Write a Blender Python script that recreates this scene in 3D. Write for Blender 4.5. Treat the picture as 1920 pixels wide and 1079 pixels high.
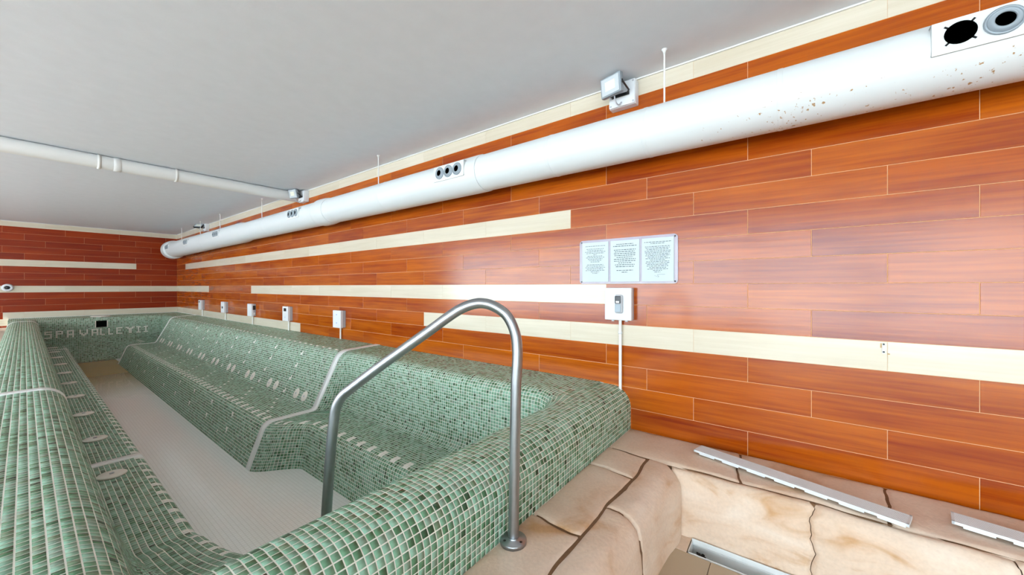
import bpy, bmesh, math, random
import numpy as np
from mathutils import Vector, Matrix, noise

for o in list(bpy.data.objects):
    bpy.data.objects.remove(o, do_unlink=True)
SC = bpy.context.scene
COL = SC.collection
random.seed(7)
RNG = np.random.default_rng(11)

# ------------------------------------------------------------------ camera
# Everything below is written with z measured from the eye; all top-level objects are raised by H at the end.
H = 1.33                       # eye height above the tiled floor
F_PX, VPX, HOR = 694.0, 45.0, 538.0
_h = math.hypot(F_PX, 960 - VPX)
CA, SA = F_PX / _h, (960 - VPX) / _h
cd = bpy.data.cameras.new('camera')
cam = bpy.data.objects.new('camera', cd)
COL.objects.link(cam)
cd.sensor_width = 36.0
cd.lens = F_PX / 1920 * 36.0
cd.shift_y = -(539.5 - HOR) / 1920
cd.clip_start = 0.02
cam.location = (0, 0, 0)
cam.rotation_euler = (math.pi / 2, 0, -math.asin(SA))
SC.camera = cam

# ------------------------------------------------------------------ world, light, exposure
W = bpy.data.worlds.new('sky')
SC.world = W
W.use_nodes = True
bg = W.node_tree.nodes['Background']
bg.inputs['Color'].default_value = (0.77, 0.915, 1.0, 1)
bg.inputs['Strength'].default_value = 13.0
SC.view_settings.view_transform = 'Standard'
SC.view_settings.look = 'None'
SC.view_settings.gamma = 1.0
SC.view_settings.use_curve_mapping = False
SC.view_settings.exposure = -0.58

XL, YF, YB, XR, ZC = -6.5, -8.6, 13.8, 2.604, 1.46   # room: left, front (behind the camera), back, right, ceiling
WIN = [(-8.2, 12.2)]            # glazed opening in the left wall (y range)
for y0, y1 in WIN:             # portal only guides sampling of the sky through the opening
    ld = bpy.data.lights.new('window_portal', 'AREA')
    ld.shape = 'RECTANGLE'; ld.size = ZC + H - .1; ld.size_y = y1 - y0
    ld.cycles.is_portal = True
    lo = bpy.data.objects.new('window_portal', ld); COL.objects.link(lo)
    lo.location = (XL - .12, (y0 + y1) / 2, (ZC - H) / 2)
    lo.rotation_euler = (0, -math.pi / 2, 0)

sd = bpy.data.lights.new('bounce_sun', 'SUN'); sd.energy = 26.0; sd.angle = math.radians(1.0); sd.color = (.93, .98, 1.0)
so = bpy.data.objects.new('bounce_sun', sd); COL.objects.link(so)
so.rotation_euler = Vector((.36, .12, -.92)).to_track_quat('-Z', 'Y').to_euler()   # added high sun, its bounce off the paving brightens the ceiling

# ------------------------------------------------------------------ helpers
def srgb(r, g, b):
    f = lambda c: (c / 255 / 12.92) if c / 255 <= .04045 else ((c / 255 + .055) / 1.055) ** 2.4
    return (f(r), f(g), f(b), 1)

def new_mat(name):
    m = bpy.data.materials.new(name); m.use_nodes = True
    return m, m.node_tree.nodes, m.node_tree.links, m.node_tree.nodes['Principled BSDF']

def plain(name, col, rough=.5, metal=0, noise_scale=0, noise_amt=.1, bump=0, spec=.5):
    m, n, l, p = new_mat(name)
    p.inputs['Base Color'].default_value = col
    p.inputs['Roughness'].default_value = rough
    p.inputs['Metallic'].default_value = metal
    p.inputs['Specular IOR Level'].default_value = spec
    if noise_scale:
        tc = n.new('ShaderNodeTexCoord')
        tx = n.new('ShaderNodeTexNoise'); tx.inputs['Scale'].default_value = noise_scale; tx.inputs['Detail'].default_value = 5
        l.new(tc.outputs['Object'], tx.inputs['Vector'])
        mx = n.new('ShaderNodeMix'); mx.data_type = 'RGBA'
        mx.inputs[6].default_value = tuple(c * (1 - noise_amt) for c in col[:3]) + (1,)
        mx.inputs[7].default_value = tuple(min(1, c * (1 + noise_amt)) for c in col[:3]) + (1,)
        l.new(tx.outputs['Fac'], mx.inputs[0]); l.new(mx.outputs[2], p.inputs['Base Color'])
        if bump:
            b = n.new('ShaderNodeBump'); b.inputs['Strength'].default_value = bump; b.inputs['Distance'].default_value = .01
            l.new(tx.outputs['Fac'], b.inputs['Height']); l.new(b.outputs['Normal'], p.inputs['Normal'])
    return m

def wood(name, dark, light, axis, rough, red):
    m, n, l, p = new_mat(name)
    tc = n.new('ShaderNodeTexCoord'); oi = n.new('ShaderNodeObjectInfo')
    add = n.new('ShaderNodeVectorMath'); add.operation = 'MULTIPLY_ADD'
    rv = n.new('ShaderNodeCombineXYZ')
    for i in range(3): l.new(oi.outputs['Random'], rv.inputs[i])
    l.new(rv.outputs[0], add.inputs[0]); add.inputs[1].default_value = (31, 57, 43); l.new(tc.outputs['Object'], add.inputs[2])
    mp = n.new('ShaderNodeMapping')
    mp.inputs['Scale'].default_value = (1.6, 45, 45) if axis == 'X' else (45, 1.6, 45)
    l.new(add.outputs[0], mp.inputs['Vector'])
    t1 = n.new('ShaderNodeTexNoise'); t1.inputs['Scale'].default_value = 1.0; t1.inputs['Detail'].default_value = 7; t1.inputs['Roughness'].default_value = .62
    l.new(mp.outputs[0], t1.inputs['Vector'])
    mp2 = n.new('ShaderNodeMapping'); mp2.inputs['Scale'].default_value = (.9, 5, 5) if axis == 'X' else (5, .9, 5)
    l.new(add.outputs[0], mp2.inputs['Vector'])
    t2 = n.new('ShaderNodeTexNoise'); t2.inputs['Scale'].default_value = 1.0; t2.inputs['Detail'].default_value = 3
    l.new(mp2.outputs[0], t2.inputs['Vector'])
    av = n.new('ShaderNodeMath'); av.operation = 'MULTIPLY_ADD'; av.inputs[1].default_value = .55
    l.new(t1.outputs['Fac'], av.inputs[0])
    h2 = n.new('ShaderNodeMath'); h2.operation = 'MULTIPLY'; h2.inputs[1].default_value = .45
    l.new(t2.outputs['Fac'], h2.inputs[0]); l.new(h2.outputs[0], av.inputs[2])
    rp = n.new('ShaderNodeValToRGB')
    rp.color_ramp.elements[0].position = .34; rp.color_ramp.elements[0].color = dark
    rp.color_ramp.elements[1].position = .60; rp.color_ramp.elements[1].color = light
    l.new(av.outputs[0], rp.inputs['Fac'])
    mx = n.new('ShaderNodeMix'); mx.data_type = 'RGBA'; mx.blend_type = 'MULTIPLY'
    rr = n.new('ShaderNodeValToRGB')
    rr.color_ramp.elements[0].color = (1, 1, 1, 1); rr.color_ramp.elements[1].color = red
    l.new(oi.outputs['Random'], rr.inputs['Fac'])
    mx.inputs[0].default_value = 1
    l.new(rp.outputs['Color'], mx.inputs[6]); l.new(rr.outputs['Color'], mx.inputs[7])
    l.new(mx.outputs[2], p.inputs['Base Color'])
    p.inputs['Roughness'].default_value = rough
    p.inputs['Specular IOR Level'].default_value = .58
    b = n.new('ShaderNodeBump'); b.inputs['Strength'].default_value = .08; b.inputs['Distance'].default_value = .003
    l.new(t1.outputs['Fac'], b.inputs['Height']); l.new(b.outputs['Normal'], p.inputs['Normal'])
    return m

M = {}
WD, WLT = (.26, .028, .0003, 1), (.52, .118, .0008, 1)
M['wood'] = wood('wood_tile', WD, WLT, 'Y', .16, (.88, .74, .6, 1))
M['wood_b'] = wood('wood_tile_back_dim', (.22, .013, .0005, 1), (.36, .042, .001, 1), 'X', .3, (.80, .62, .5, 1))  # darker, redder copy; the far wall's dim light is put into it
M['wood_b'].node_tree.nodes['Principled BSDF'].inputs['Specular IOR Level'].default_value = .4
CRD, CRL = (.66, .58, .44, 1), (.75, .68, .55, 1)
M['cream'] = wood('cream_tile', CRD, CRL, 'Y', .16, (.95, .94, .92, 1))
M['cream_b'] = wood('cream_tile_back', CRD, CRL, 'X', .2, (.95, .94, .92, 1))
M['grout'] = plain('wall_grout', (.78, .45, .22, 1), .8, 0, 30, .1)
M['ceiling'] = plain('ceiling_paint', (.80, .835, .88, 1), .8, 0, 9, .04, .25)
M['white_wall'] = plain('white_wall_paint', (.86, .86, .85, 1), .8, 0, 6, .03)
M['white_trim'] = plain('white_trim', (.85, .84, .80, 1), .5)
M['pipe'] = plain('white_pipe', (.83, .83, .81, 1), .35, 0, 4, .03)
M['box'] = plain('white_plastic', (.80, .82, .84, 1), .35, 0, 8, .03)
M['box_side'] = plain('grey_plastic_and_shade', (.50, .51, .54, 1), .5, 0, 8, .05)  # grey parts, and box sides with their shade in the colour
M['dark'] = plain('dark_plastic', (.012, .012, .015, 1), .25)
M['black'] = plain('hole_shade', (.004, .004, .005, 1), .9)  # black stands in for the shade inside holes
M['button'] = plain('blue_button', (.25, .38, .75, 1), .4)
M['flood'] = plain('floodlight_grey', (.33, .38, .42, 1), .45, .3, 12, .05)
M['floodglass'] = plain('floodlight_glass', (.62, .66, .68, 1), .12)
M['led'] = plain('led_patch', (.86, .84, .70, 1), .4)
M['steel'] = plain('brushed_steel', (.38, .40, .42, 1), .34, 1, 25, .15)
M['screw'] = plain('screw_steel', (.10, .10, .10, 1), .4, 1)
M['strip'] = plain('white_strip', (.82, .83, .80, 1), .3, 0, 20, .05)
M['cover'] = plain('jet_cover_plastic', (.78, .74, .66, 1), .35, 0, 30, .05)
M['grate'] = plain('grate_plastic', (.80, .84, .86, 1), .4, 0, 20, .03)
M['channel'] = plain('channel_plastic', (.78, .80, .80, 1), .35, 0, 10, .06)
M['paper'] = plain('paper', (.60, .68, .70, 1), .6, 0, 5, .02)
M['ink'] = plain('ink', (.05, .08, .09, 1), .7)
M['rust'] = plain('rust', (.62, .42, .20, 1), .8, 0, 60, .3)
M['dirt'] = plain('dirt', (.02, .014, .01, 1), .9, 0, 40, .5)
M['mortar'] = plain('joint_mortar', (.20, .105, .05, 1), .95, 0, 40, .3)
M['bounce_terrace'] = plain('bounce_paving', (.66, .69, .72, 1), .8, 0, 3, .08)
M['frame'] = plain('window_frame', (.80, .80, .80, 1), .4, 0, 5, .02)

def mat_duct():
    m, n, l, p = new_mat('duct_paint')
    p.inputs['Roughness'].default_value = .38
    tc = n.new('ShaderNodeTexCoord')
    t = n.new('ShaderNodeTexNoise'); t.inputs['Scale'].default_value = 55; t.inputs['Detail'].default_value = 3
    l.new(tc.outputs['Object'], t.inputs['Vector'])
    t2 = n.new('ShaderNodeTexNoise'); t2.inputs['Scale'].default_value = 5; t2.inputs['Detail'].default_value = 2
    l.new(tc.outputs['Object'], t2.inputs['Vector'])
    sep = n.new('ShaderNodeSeparateXYZ'); l.new(tc.outputs['Object'], sep.inputs[0])
    # rust flecks sit low on the tube along one stretch
    ry = n.new('ShaderNodeMapRange'); ry.inputs[1].default_value = .75; ry.inputs[2].default_value = .25
    l.new(sep.outputs['Y'], ry.inputs[0])
    rz = n.new('ShaderNodeMapRange'); rz.inputs[1].default_value = -.03; rz.inputs[2].default_value = -.09
    l.new(sep.outputs['Z'], rz.inputs[0])
    mu = n.new('ShaderNodeMath'); mu.operation = 'MULTIPLY'; l.new(ry.outputs[0], mu.inputs[0]); l.new(rz.outputs[0], mu.inputs[1])
    mu2 = n.new('ShaderNodeMath'); mu2.operation = 'MULTIPLY_ADD'; mu2.inputs[1].default_value = .16
    l.new(mu.outputs[0], mu2.inputs[0]); l.new(t.outputs['Fac'], mu2.inputs[2])
    mu3 = n.new('ShaderNodeMath'); mu3.operation = 'MULTIPLY_ADD'; mu3.inputs[1].default_value = .25
    l.new(t2.outputs['Fac'], mu3.inputs[0]); l.new(mu2.outputs[0], mu3.inputs[2])
    rp = n.new('ShaderNodeValToRGB')
    e = rp.color_ramp.elements
    e[0].position = .93; e[0].color = (.74, .77, .77, 1)
    e[1].position = .97; e[1].color = (.42, .25, .12, 1)
    l.new(mu3.outputs[0], rp.inputs['Fac']); l.new(rp.outputs['Color'], p.inputs['Base Color'])
    return m
M['duct'] = mat_duct()

def mat_tile():
    m, n, l, p = new_mat('glass_mosaic')
    a = n.new('ShaderNodeAttribute'); a.attribute_name = 'tile_color'
    tc = n.new('ShaderNodeTexCoord')
    t = n.new('ShaderNodeTexNoise'); t.inputs['Scale'].default_value = 120; t.inputs['Detail'].default_value = 2
    l.new(tc.outputs['Object'], t.inputs['Vector'])
    rp = n.new('ShaderNodeValToRGB')
    rp.color_ramp.elements[0].color = (.8, .8, .8, 1); rp.color_ramp.elements[1].color = (1.15, 1.15, 1.15, 1)
    l.new(t.outputs['Fac'], rp.inputs['Fac'])
    mx = n.new('ShaderNodeMix'); mx.data_type = 'RGBA'; mx.blend_type = 'MULTIPLY'; mx.inputs[0].default_value = 1
    l.new(a.outputs['Color'], mx.inputs[6]); l.new(rp.outputs['Color'], mx.inputs[7])
    l.new(mx.outputs[2], p.inputs['Base Color'])
    p.inputs['Roughness'].default_value = .22
    return m
M['tile'] = mat_tile()
M['tile_grout'] = plain('mosaic_grout', (.80, .79, .70, 1), .75, 0, 12, .12)

def mat_basin():
    m, n, l, p = new_mat('wet_white_mosaic')
    tc = n.new('ShaderNodeTexCoord')
    br = n.new('ShaderNodeTexBrick')
    br.offset = 0
    br.inputs['Scale'].default_value = 1
    br.inputs['Brick Width'].default_value = .026; br.inputs['Row Height'].default_value = .026
    br.inputs['Mortar Size'].default_value = .0012
    br.inputs['Color1'].default_value = (.93, .92, .88, 1); br.inputs['Color2'].default_value = (.90, .89, .85, 1)
    br.inputs['Mortar'].default_value = (.72, .70, .65, 1)
    l.new(tc.outputs['Object'], br.inputs['Vector'])
    l.new(br.outputs['Color'], p.inputs['Base Color'])
    p.inputs['Roughness'].default_value = .5
    p.inputs['Coat Weight'].default_value = .7
    p.inputs['Coat Roughness'].default_value = .11
    return m
M['basin'] = mat_basin()

def mat_stone():
    m, n, l, p = new_mat('carved_sandstone')
    tc = n.new('ShaderNodeTexCoord'); oi = n.new('ShaderNodeObjectInfo')
    t1 = n.new('ShaderNodeTexNoise'); t1.inputs['Scale'].default_value = 3.2; t1.inputs['Detail'].default_value = 4; t1.inputs['Distortion'].default_value = .8
    t2 = n.new('ShaderNodeTexNoise'); t2.inputs['Scale'].default_value = 70; t2.inputs['Detail'].default_value = 5
    mp = n.new('ShaderNodeMapping'); mp.inputs['Scale'].default_value = (1, 1, 3.0)
    l.new(tc.outputs['Object'], mp.inputs['Vector']); l.new(mp.outputs[0], t1.inputs['Vector']); l.new(tc.outputs['Object'], t2.inputs['Vector'])
    rp = n.new('ShaderNodeValToRGB'); e = rp.color_ramp.elements
    e[0].position = .28; e[0].color = (.62, .35, .17, 1)
    e[1].position = .70; e[1].color = (.84, .68, .55, 1)
    k = e.new(.42); k.color = (.78, .58, .43, 1)
    l.new(t1.outputs['Fac'], rp.inputs['Fac'])
    mx = n.new('ShaderNodeMix'); mx.data_type = 'RGBA'; mx.blend_type = 'MULTIPLY'; mx.inputs[0].default_value = 1
    r2 = n.new('ShaderNodeValToRGB'); r2.color_ramp.elements[0].color = (.86, .86, .86, 1); r2.color_ramp.elements[1].color = (1.08, 1.08, 1.08, 1)
    l.new(t2.outputs['Fac'], r2.inputs['Fac']); l.new(rp.outputs['Color'], mx.inputs[6]); l.new(r2.outputs['Color'], mx.inputs[7])
    l.new(mx.outputs[2], p.inputs['Base Color'])
    p.inputs['Roughness'].default_value = .62
    b = n.new('ShaderNodeBump'); b.inputs['Strength'].default_value = .35; b.inputs['Distance'].default_value = .004
    l.new(t2.outputs['Fac'], b.inputs['Height']); l.new(b.outputs['Normal'], p.inputs['Normal'])
    return m
M['stone'] = mat_stone()
M['floortile'] = plain('beige_floor_tile', (.50, .40, .28, 1), .45, 0, 7, .06, .03)
M['floor_grout'] = plain('floor_grout', (.30, .23, .16, 1), .9)
M['deck'] = plain('pink_deck_stone', (.74, .56, .45, 1), .6, 0, 5, .10)

def acrylic():
    m, n, l, p = new_mat('clear_acrylic')
    p.inputs['Base Color'].default_value = (.72, .70, .82, 1)
    p.inputs['Roughness'].default_value = .05
    p.inputs['Alpha'].default_value = .45
    return m
M['acrylic'] = acrylic()

def tag(o, label=None, cat=None, group=None, kind=None):
    if label: o['label'] = label
    if cat: o['category'] = cat
    if group: o['group'] = group
    if kind: o['kind'] = kind
    return o

def empty(name, loc, rz=0):
    o = bpy.data.objects.new(name, None); COL.objects.link(o)
    o.empty_display_size = .1
    o.location = loc; o.rotation_euler = (0, 0, rz)
    return o

class MB:
    def __init__(s): s.v = []; s.f = []; s.sm = []
    def add(s, vs, fs, smooth=False):
        k = len(s.v); s.v += [tuple(map(float, q)) for q in vs]
        s.f += [tuple(i + k for i in f) for f in fs]; s.sm += [smooth] * len(fs); return s
    def box(s, x0, x1, y0, y1, z0, z1, bev=0):
        if x0 > x1: x0, x1 = x1, x0
        if y0 > y1: y0, y1 = y1, y0
        if z0 > z1: z0, z1 = z1, z0
        if bev <= 0:
            vs = [(x, y, z) for x in (x0, x1) for y in (y0, y1) for z in (z0, z1)]
            return s.add(vs, [(0, 1, 3, 2), (4, 6, 7, 5), (0, 4, 5, 1), (2, 3, 7, 6), (0, 2, 6, 4), (1, 5, 7, 3)])
        bm = bmesh.new(); bmesh.ops.create_cube(bm, size=1)
        for q in bm.verts: q.co = Vector(((x0 + x1) / 2 + q.co.x * (x1 - x0), (y0 + y1) / 2 + q.co.y * (y1 - y0), (z0 + z1) / 2 + q.co.z * (z1 - z0)))
        bmesh.ops.bevel(bm, geom=list(bm.edges), offset=bev, segments=2, profile=.5, affect='EDGES')
        bm.verts.index_update()
        s.add([q.co[:] for q in bm.verts], [[q.index for q in f.verts] for f in bm.faces]); bm.free(); return s
    def rings(s, rings, closed=True, cap0=True, cap1=True, smooth=True):
        n = len(rings[0]); vs = [q for r in rings for q in r]; fs = []
        for a in range(len(rings) - 1):
            for i in range(n if closed else n - 1):
                j = (i + 1) % n
                fs.append((a * n + i, a * n + j, (a + 1) * n + j, (a + 1) * n + i))
        s.add(vs, fs, smooth)
        if cap0: s.add(rings[0], [tuple(range(n))[::-1]])
        if cap1: s.add(rings[-1], [tuple(range(n))])
        return s
    def tube(s, path, r, n=14, caps=True):
        P = [Vector(q) for q in path]; R = r if isinstance(r, (list, tuple)) else [r] * len(P)
        rings = []; ref = None
        for i, q in enumerate(P):
            d = (P[min(i + 1, len(P) - 1)] - P[max(i - 1, 0)]).normalized()
            if ref is None:
                ref = d.orthogonal().normalized()
            ref = (ref - d * ref.dot(d)).normalized()
            b = d.cross(ref)
            rings.append([q + (ref * math.cos(t) + b * math.sin(t)) * R[i] for t in [2 * math.pi * k / n for k in range(n)]])
        return s.rings(rings, True, caps, caps)
    def lathe(s, prof, c=(0, 0, 0), ax='Z', n=28):
        """prof: (radius, height) along the axis"""
        def pt(r, h, t):
            a, b = r * math.cos(t), r * math.sin(t)
            q = {'Z': (a, b, h), 'Y': (b, h, a), 'X': (h, a, b)}[ax]
            return (q[0] + c[0], q[1] + c[1], q[2] + c[2])
        return s.rings([[pt(r, h, 2 * math.pi * k / n) for k in range(n)] for r, h in prof], True, prof[0][0] > 1e-5, prof[-1][0] > 1e-5)
    def xf(s, mat):
        s.v = [tuple(mat @ Vector(q)) for q in s.v]; return s
    def build(s, name, mat, parent=None, loc=(0, 0, 0)):
        me = bpy.data.meshes.new(name); me.from_pydata(s.v, [], s.f)
        me.polygons.foreach_set('use_smooth', s.sm); me.update()
        bm = bmesh.new(); bm.from_mesh(me); bmesh.ops.recalc_face_normals(bm, faces=bm.faces); bm.to_mesh(me); bm.free()
        me.materials.append(M[mat] if isinstance(mat, str) else mat)
        o = bpy.data.objects.new(name, me); COL.objects.link(o)
        o.location = loc
        if parent: o.parent = parent
        return o

def struct(o): o['kind'] = 'structure'; return o

def inst(name, me, parent, loc):
    o = bpy.data.objects.new(name, me); COL.objects.link(o); o.parent = parent; o.location = loc
    return o

# ------------------------------------------------------------------ room shell
E0, PR, L0 = .019, .147, .886       # course edge height, course height, tile length
def seam0(r): return -.672 + .2953 * ((r - 2) % 3)

struct(MB().box(XL - .3, XR + .3, YF - .3, YB + .3, ZC, ZC + .15).build('ceiling', 'ceiling'))

wr = struct(MB().box(XR + .0016, XR + .25, YF, YB + .2, -1.9, ZC).build('wall_right', 'grout'))
wb = struct(MB().box(XL, XR + .0016, YB + .0016, YB + .25, -1.9, ZC).build('wall_back', 'grout'))

GAP = .0013
def plank_mesh(ln, ht, axis, GAP=.0013):
    b = MB(); t = .004
    bz, by = .0007, .0007
    # slab with a fine chamfer, its face at 0 and its back at t
    h2, l2 = ht / 2 - GAP, ln / 2 - GAP
    front = [(0, -l2 + by, -h2 + bz), (0, l2 - by, -h2 + bz), (0, l2 - by, h2 - bz), (0, -l2 + by, h2 - bz)]
    mid = [(.0010, -l2, -h2), (.0010, l2, -h2), (.0010, l2, h2), (.0010, -l2, h2)]
    back = [(t, -l2, -h2), (t, l2, -h2), (t, l2, h2), (t, -l2, h2)]
    vs = front + mid + back
    if axis == 'X': vs = [(y, x, z) for x, y, z in vs]
    fs = [(0, 1, 2, 3)] + [(i, (i + 1) % 4, 4 + (i + 1) % 4, 4 + i) for i in range(4)] + [(4 + i, 4 + (i + 1) % 4, 8 + (i + 1) % 4, 8 + i) for i in range(4)]
    return b.add(vs, fs)
_pm = {}
def plank(parent, a0, a1, z0, z1, cream, axis, plane):
    ln, ht = round(a1 - a0, 4), round(z1 - z0, 4)
    key = (ln, ht, cream, axis)
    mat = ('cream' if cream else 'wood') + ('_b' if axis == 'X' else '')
    loc = (plane, (a0 + a1) / 2, (z0 + z1) / 2) if axis == 'Y' else ((a0 + a1) / 2, plane, (z0 + z1) / 2)
    if key not in _pm:
        o = plank_mesh(ln, ht, axis, .0005 if cream else .0013).build('plank', mat, parent, loc); _pm[key] = o.data
        return o
    return inst('plank', _pm[key], parent, loc)

rest = {'wood': MB(), 'cream': MB()}
for r in range(-8, 10):
    z0, z1 = E0 + r * PR, min(E0 + (r + 1) * PR, ZC)
    s = seam0(r)
    j = math.floor((YF - s) / L0)
    while s + j * L0 < YB:
        a0, a1 = max(s + j * L0, YF), min(s + (j + 1) * L0, YB); j += 1
        if a1 - a0 < .01: continue
        if r <= -6 and a0 > 1.0: continue          # the pool rim covers the wall here
        if r == -8 and a0 > 1.0: continue
        c = (a0 + a1) / 2
        cream = (r == 9 or (r == 3 and 1.36 < c < 12.95) or (r == -1 and (1.10 < c < 8.25 or c > 10.8)) or (r == -3 and c < 3.2) or (r == -5 and c > 6.1))
        if a1 < -1.25 or r == -8:
            m_ = plank_mesh(a1 - a0, z1 - z0, 'Y').xf(Matrix.Translation((XR, c, (z0 + z1) / 2)))
            rest['cream' if cream else 'wood'].add(m_.v, m_.f)
        else:
            plank(wr, a0, a1, z0, z1, cream, 'Y', XR)
for k, b in rest.items():
    tag(b.build('plank_field', k, wr), kind='stuff')
for r in range(-7, 10):
    z0, z1 = E0 + r * PR, min(E0 + (r + 1) * PR, ZC)
    s = .30 + .2953 * ((r * 2) % 3)
    j = math.floor((XL - s) / L0)
    cuts = {3: 1.79, -5: -.28, -6: -.18}.get(r)
    while s + j * L0 < XR:
        a0, a1 = max(s + j * L0, XL), min(s + (j + 1) * L0, XR); j += 1
        if a1 - a0 < .01: continue
        if r <= -6 and a0 > -.1: continue
        segs = [(a0, a1)] if cuts is None or not (a0 + .02 < cuts < a1 - .02) else [(a0, cuts), (cuts, a1)]
        for q0, q1 in segs:
            c = (q0 + q1) / 2
            cream = r == 9 or r == -1 or (r == 3 and c < 1.79) or (r == -5 and c > -.28) or (r == -6 and c < -.18)
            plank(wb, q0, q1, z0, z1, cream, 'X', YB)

# painted bead along the ceiling line
struct(MB().box(XR - .012, XR, YF, YB, ZC - .009, ZC, .002).build('trim_1', 'white_trim'))
struct(MB().box(XL, XR - .012, YB - .012, YB, ZC - .009, ZC, .002).build('trim_2', 'white_trim'))

# left wall with its wide glazed opening, wall behind the camera, unseen paving added outside to bounce daylight in
y0, y1 = WIN[0]
wl = MB(); wl.box(XL - .25, XL, y1, YB, -1.9, ZC); wl.box(XL - .25, XL, YF, y0, -1.9, ZC)
struct(wl.build('wall_left', 'white_wall'))
struct(MB().box(XL - .25, XR + .25, YF - .25, YF, -1.9, ZC).build('wall_front', 'white_wall'))
wf = MB()
wf.box(XL - .1, XL - .03, y0, y1, ZC - .07, ZC, .004); wf.box(XL - .1, XL - .03, y0, y1, -H, -H + .04, .004)
nmul = 9
for k in range(nmul + 1):
    y = y0 + (y1 - y0) * k / nmul
    wf.box(XL - .1, XL - .03, max(y0, y - .035), min(y1, y + .035), -H + .04, ZC - .07, .004)
struct(wf.build('window_1', 'frame'))
struct(MB().box(XL - 16, XL - .02, YF - 8, YB + 4, -H - .3, -H - .02).build('bounce_terrace', 'bounce_terrace'))  # added out of view to bounce light up to the ceiling

# tiled floor of the lower level: slab with a slot for the drain channel, then single tiles
GX0, GX1, GY1 = 2.008, 2.118, .42
struct_floor = MB()
struct_floor.box(XL - .02, XR, YF, .70, -H - .25, -H - .09)
struct_floor.box(XL - .02, GX0, YF, .70, -H - .09, -H - .008)
struct_floor.box(GX1, XR, YF, .70, -H - .09, -H - .008)
struct_floor.box(GX0, GX1, GY1, .70, -H - .09, -H - .008)
fl = struct(struct_floor.build('floor', 'floor_grout'))
tf = MB(); tf.box(XL, -3.326, YF, .6, -H - .008, -H); tf.box(-3.323, 2.003, YF, -4.017, -H - .008, -H)
tag(tf.build('tile_field', 'floortile', fl), kind='stuff')
TS = .333
_fm = None
xs = [GX0 - .004 - TS * k for k in range(0, 17)]
for k in range(16):
    for m_ in range(14):
        ya = .315 - TS * m_ + TS
        yb_, xb_ = ya - TS, xs[k + 1]
        if yb_ < -4.02: continue
        if _fm is None:
            o = MB().box(-TS / 2 + .0015, TS / 2 - .0015, -TS / 2 + .0015, TS / 2 - .0015, -.008, 0, .0012).build('floor_tile', 'floortile', fl, (xs[k] - TS / 2, ya - TS / 2, -H)); _fm = o.data
        else:
            inst('floor_tile', _fm, fl, (xs[k] - TS / 2, ya - TS / 2, -H))

# raised deck on the far side of the pool
struct(MB().box(XL, -.16, .93, YB, -1.6, -.90, .01).build('floor_deck', 'deck'))

# ------------------------------------------------------------------ mosaic pool
TP = .026
def fillet(pts, seg=7):
    """pts: (a, b[, radius]) -> dense polyline with rounded corners"""
    out = [np.array(pts[0][:2], float)]
    for i in range(1, len(pts) - 1):
        p = np.array(pts[i][:2], float); r = pts[i][2] if len(pts[i]) > 2 else 0
        a = np.array(pts[i - 1][:2], float) - p; b = np.array(pts[i + 1][:2], float) - p
        la, lb = np.linalg.norm(a), np.linalg.norm(b); a /= la; b /= lb
        th = math.acos(max(-1, min(1, a @ b)))
        if r <= 0 or th > 3.1: out.append(p); continue
        t = min(r / math.tan(th / 2), la * .95, lb * .95); r = t * math.tan(th / 2)
        bis = (a + b) / np.linalg.norm(a + b); c = p + bis * r / math.sin(th / 2)
        s0, s1 = p + a * t - c, p + b * t - c
        ang = math.acos(max(-1, min(1, (s0 @ s1) / (np.linalg.norm(s0) * np.linalg.norm(s1)))))
        for k in range(seg + 1):
            w = k / seg
            out.append(c + (s0 * math.sin((1 - w) * ang) + s1 * math.sin(w * ang)) / max(1e-9, math.sin(ang)))
    out.append(np.array(pts[-1][:2], float))
    return np.array(out)
def resample(poly, n):
    d = np.r_[0, np.cumsum(np.linalg.norm(np.diff(poly, axis=0), axis=1))]
    t = np.linspace(0, d[-1], n + 1)
    return np.c_[np.interp(t, d, poly[:, 0]), np.interp(t, d, poly[:, 1])]
def plen(poly): return float(np.linalg.norm(np.diff(poly, axis=0), axis=1).sum())
def sstep(t): t = np.clip(t, 0, 1); return t * t * (3 - 2 * t)

pool = tag(empty('spa_pool', (1.2, 7.0, -1.7)), 'long sunken spa pool lined with green glass mosaic and bench seats', 'pool')
PO = np.array([1.2, 7.0, -1.7])
PAL = np.array([srgb(c[0] * .84, c[1] * .94, c[2] * .92)[:3] for c in ((172, 196, 174), (160, 186, 163), (146, 175, 148), (128, 160, 129), (108, 142, 108), (162, 172, 154), (138, 150, 122), (90, 124, 90), (64, 92, 64))])
PWT = np.array([.17, .18, .17, .14, .10, .08, .06, .07, .03]); PWT = PWT / PWT.sum()
WHITE = np.array(srgb(246, 246, 238)[:3])
TILES = []          # every tile: region index, corners, top corners, colour, screen area
REG = []

def project(P):
    Z = P[..., 0] * SA + P[..., 1] * CA; x = P[..., 0] * CA - P[..., 1] * SA
    Z = np.where(Z < .05, .05, Z)
    return 960 + F_PX * x / Z, HOR - F_PX * P[..., 2] / Z, Z

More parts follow.
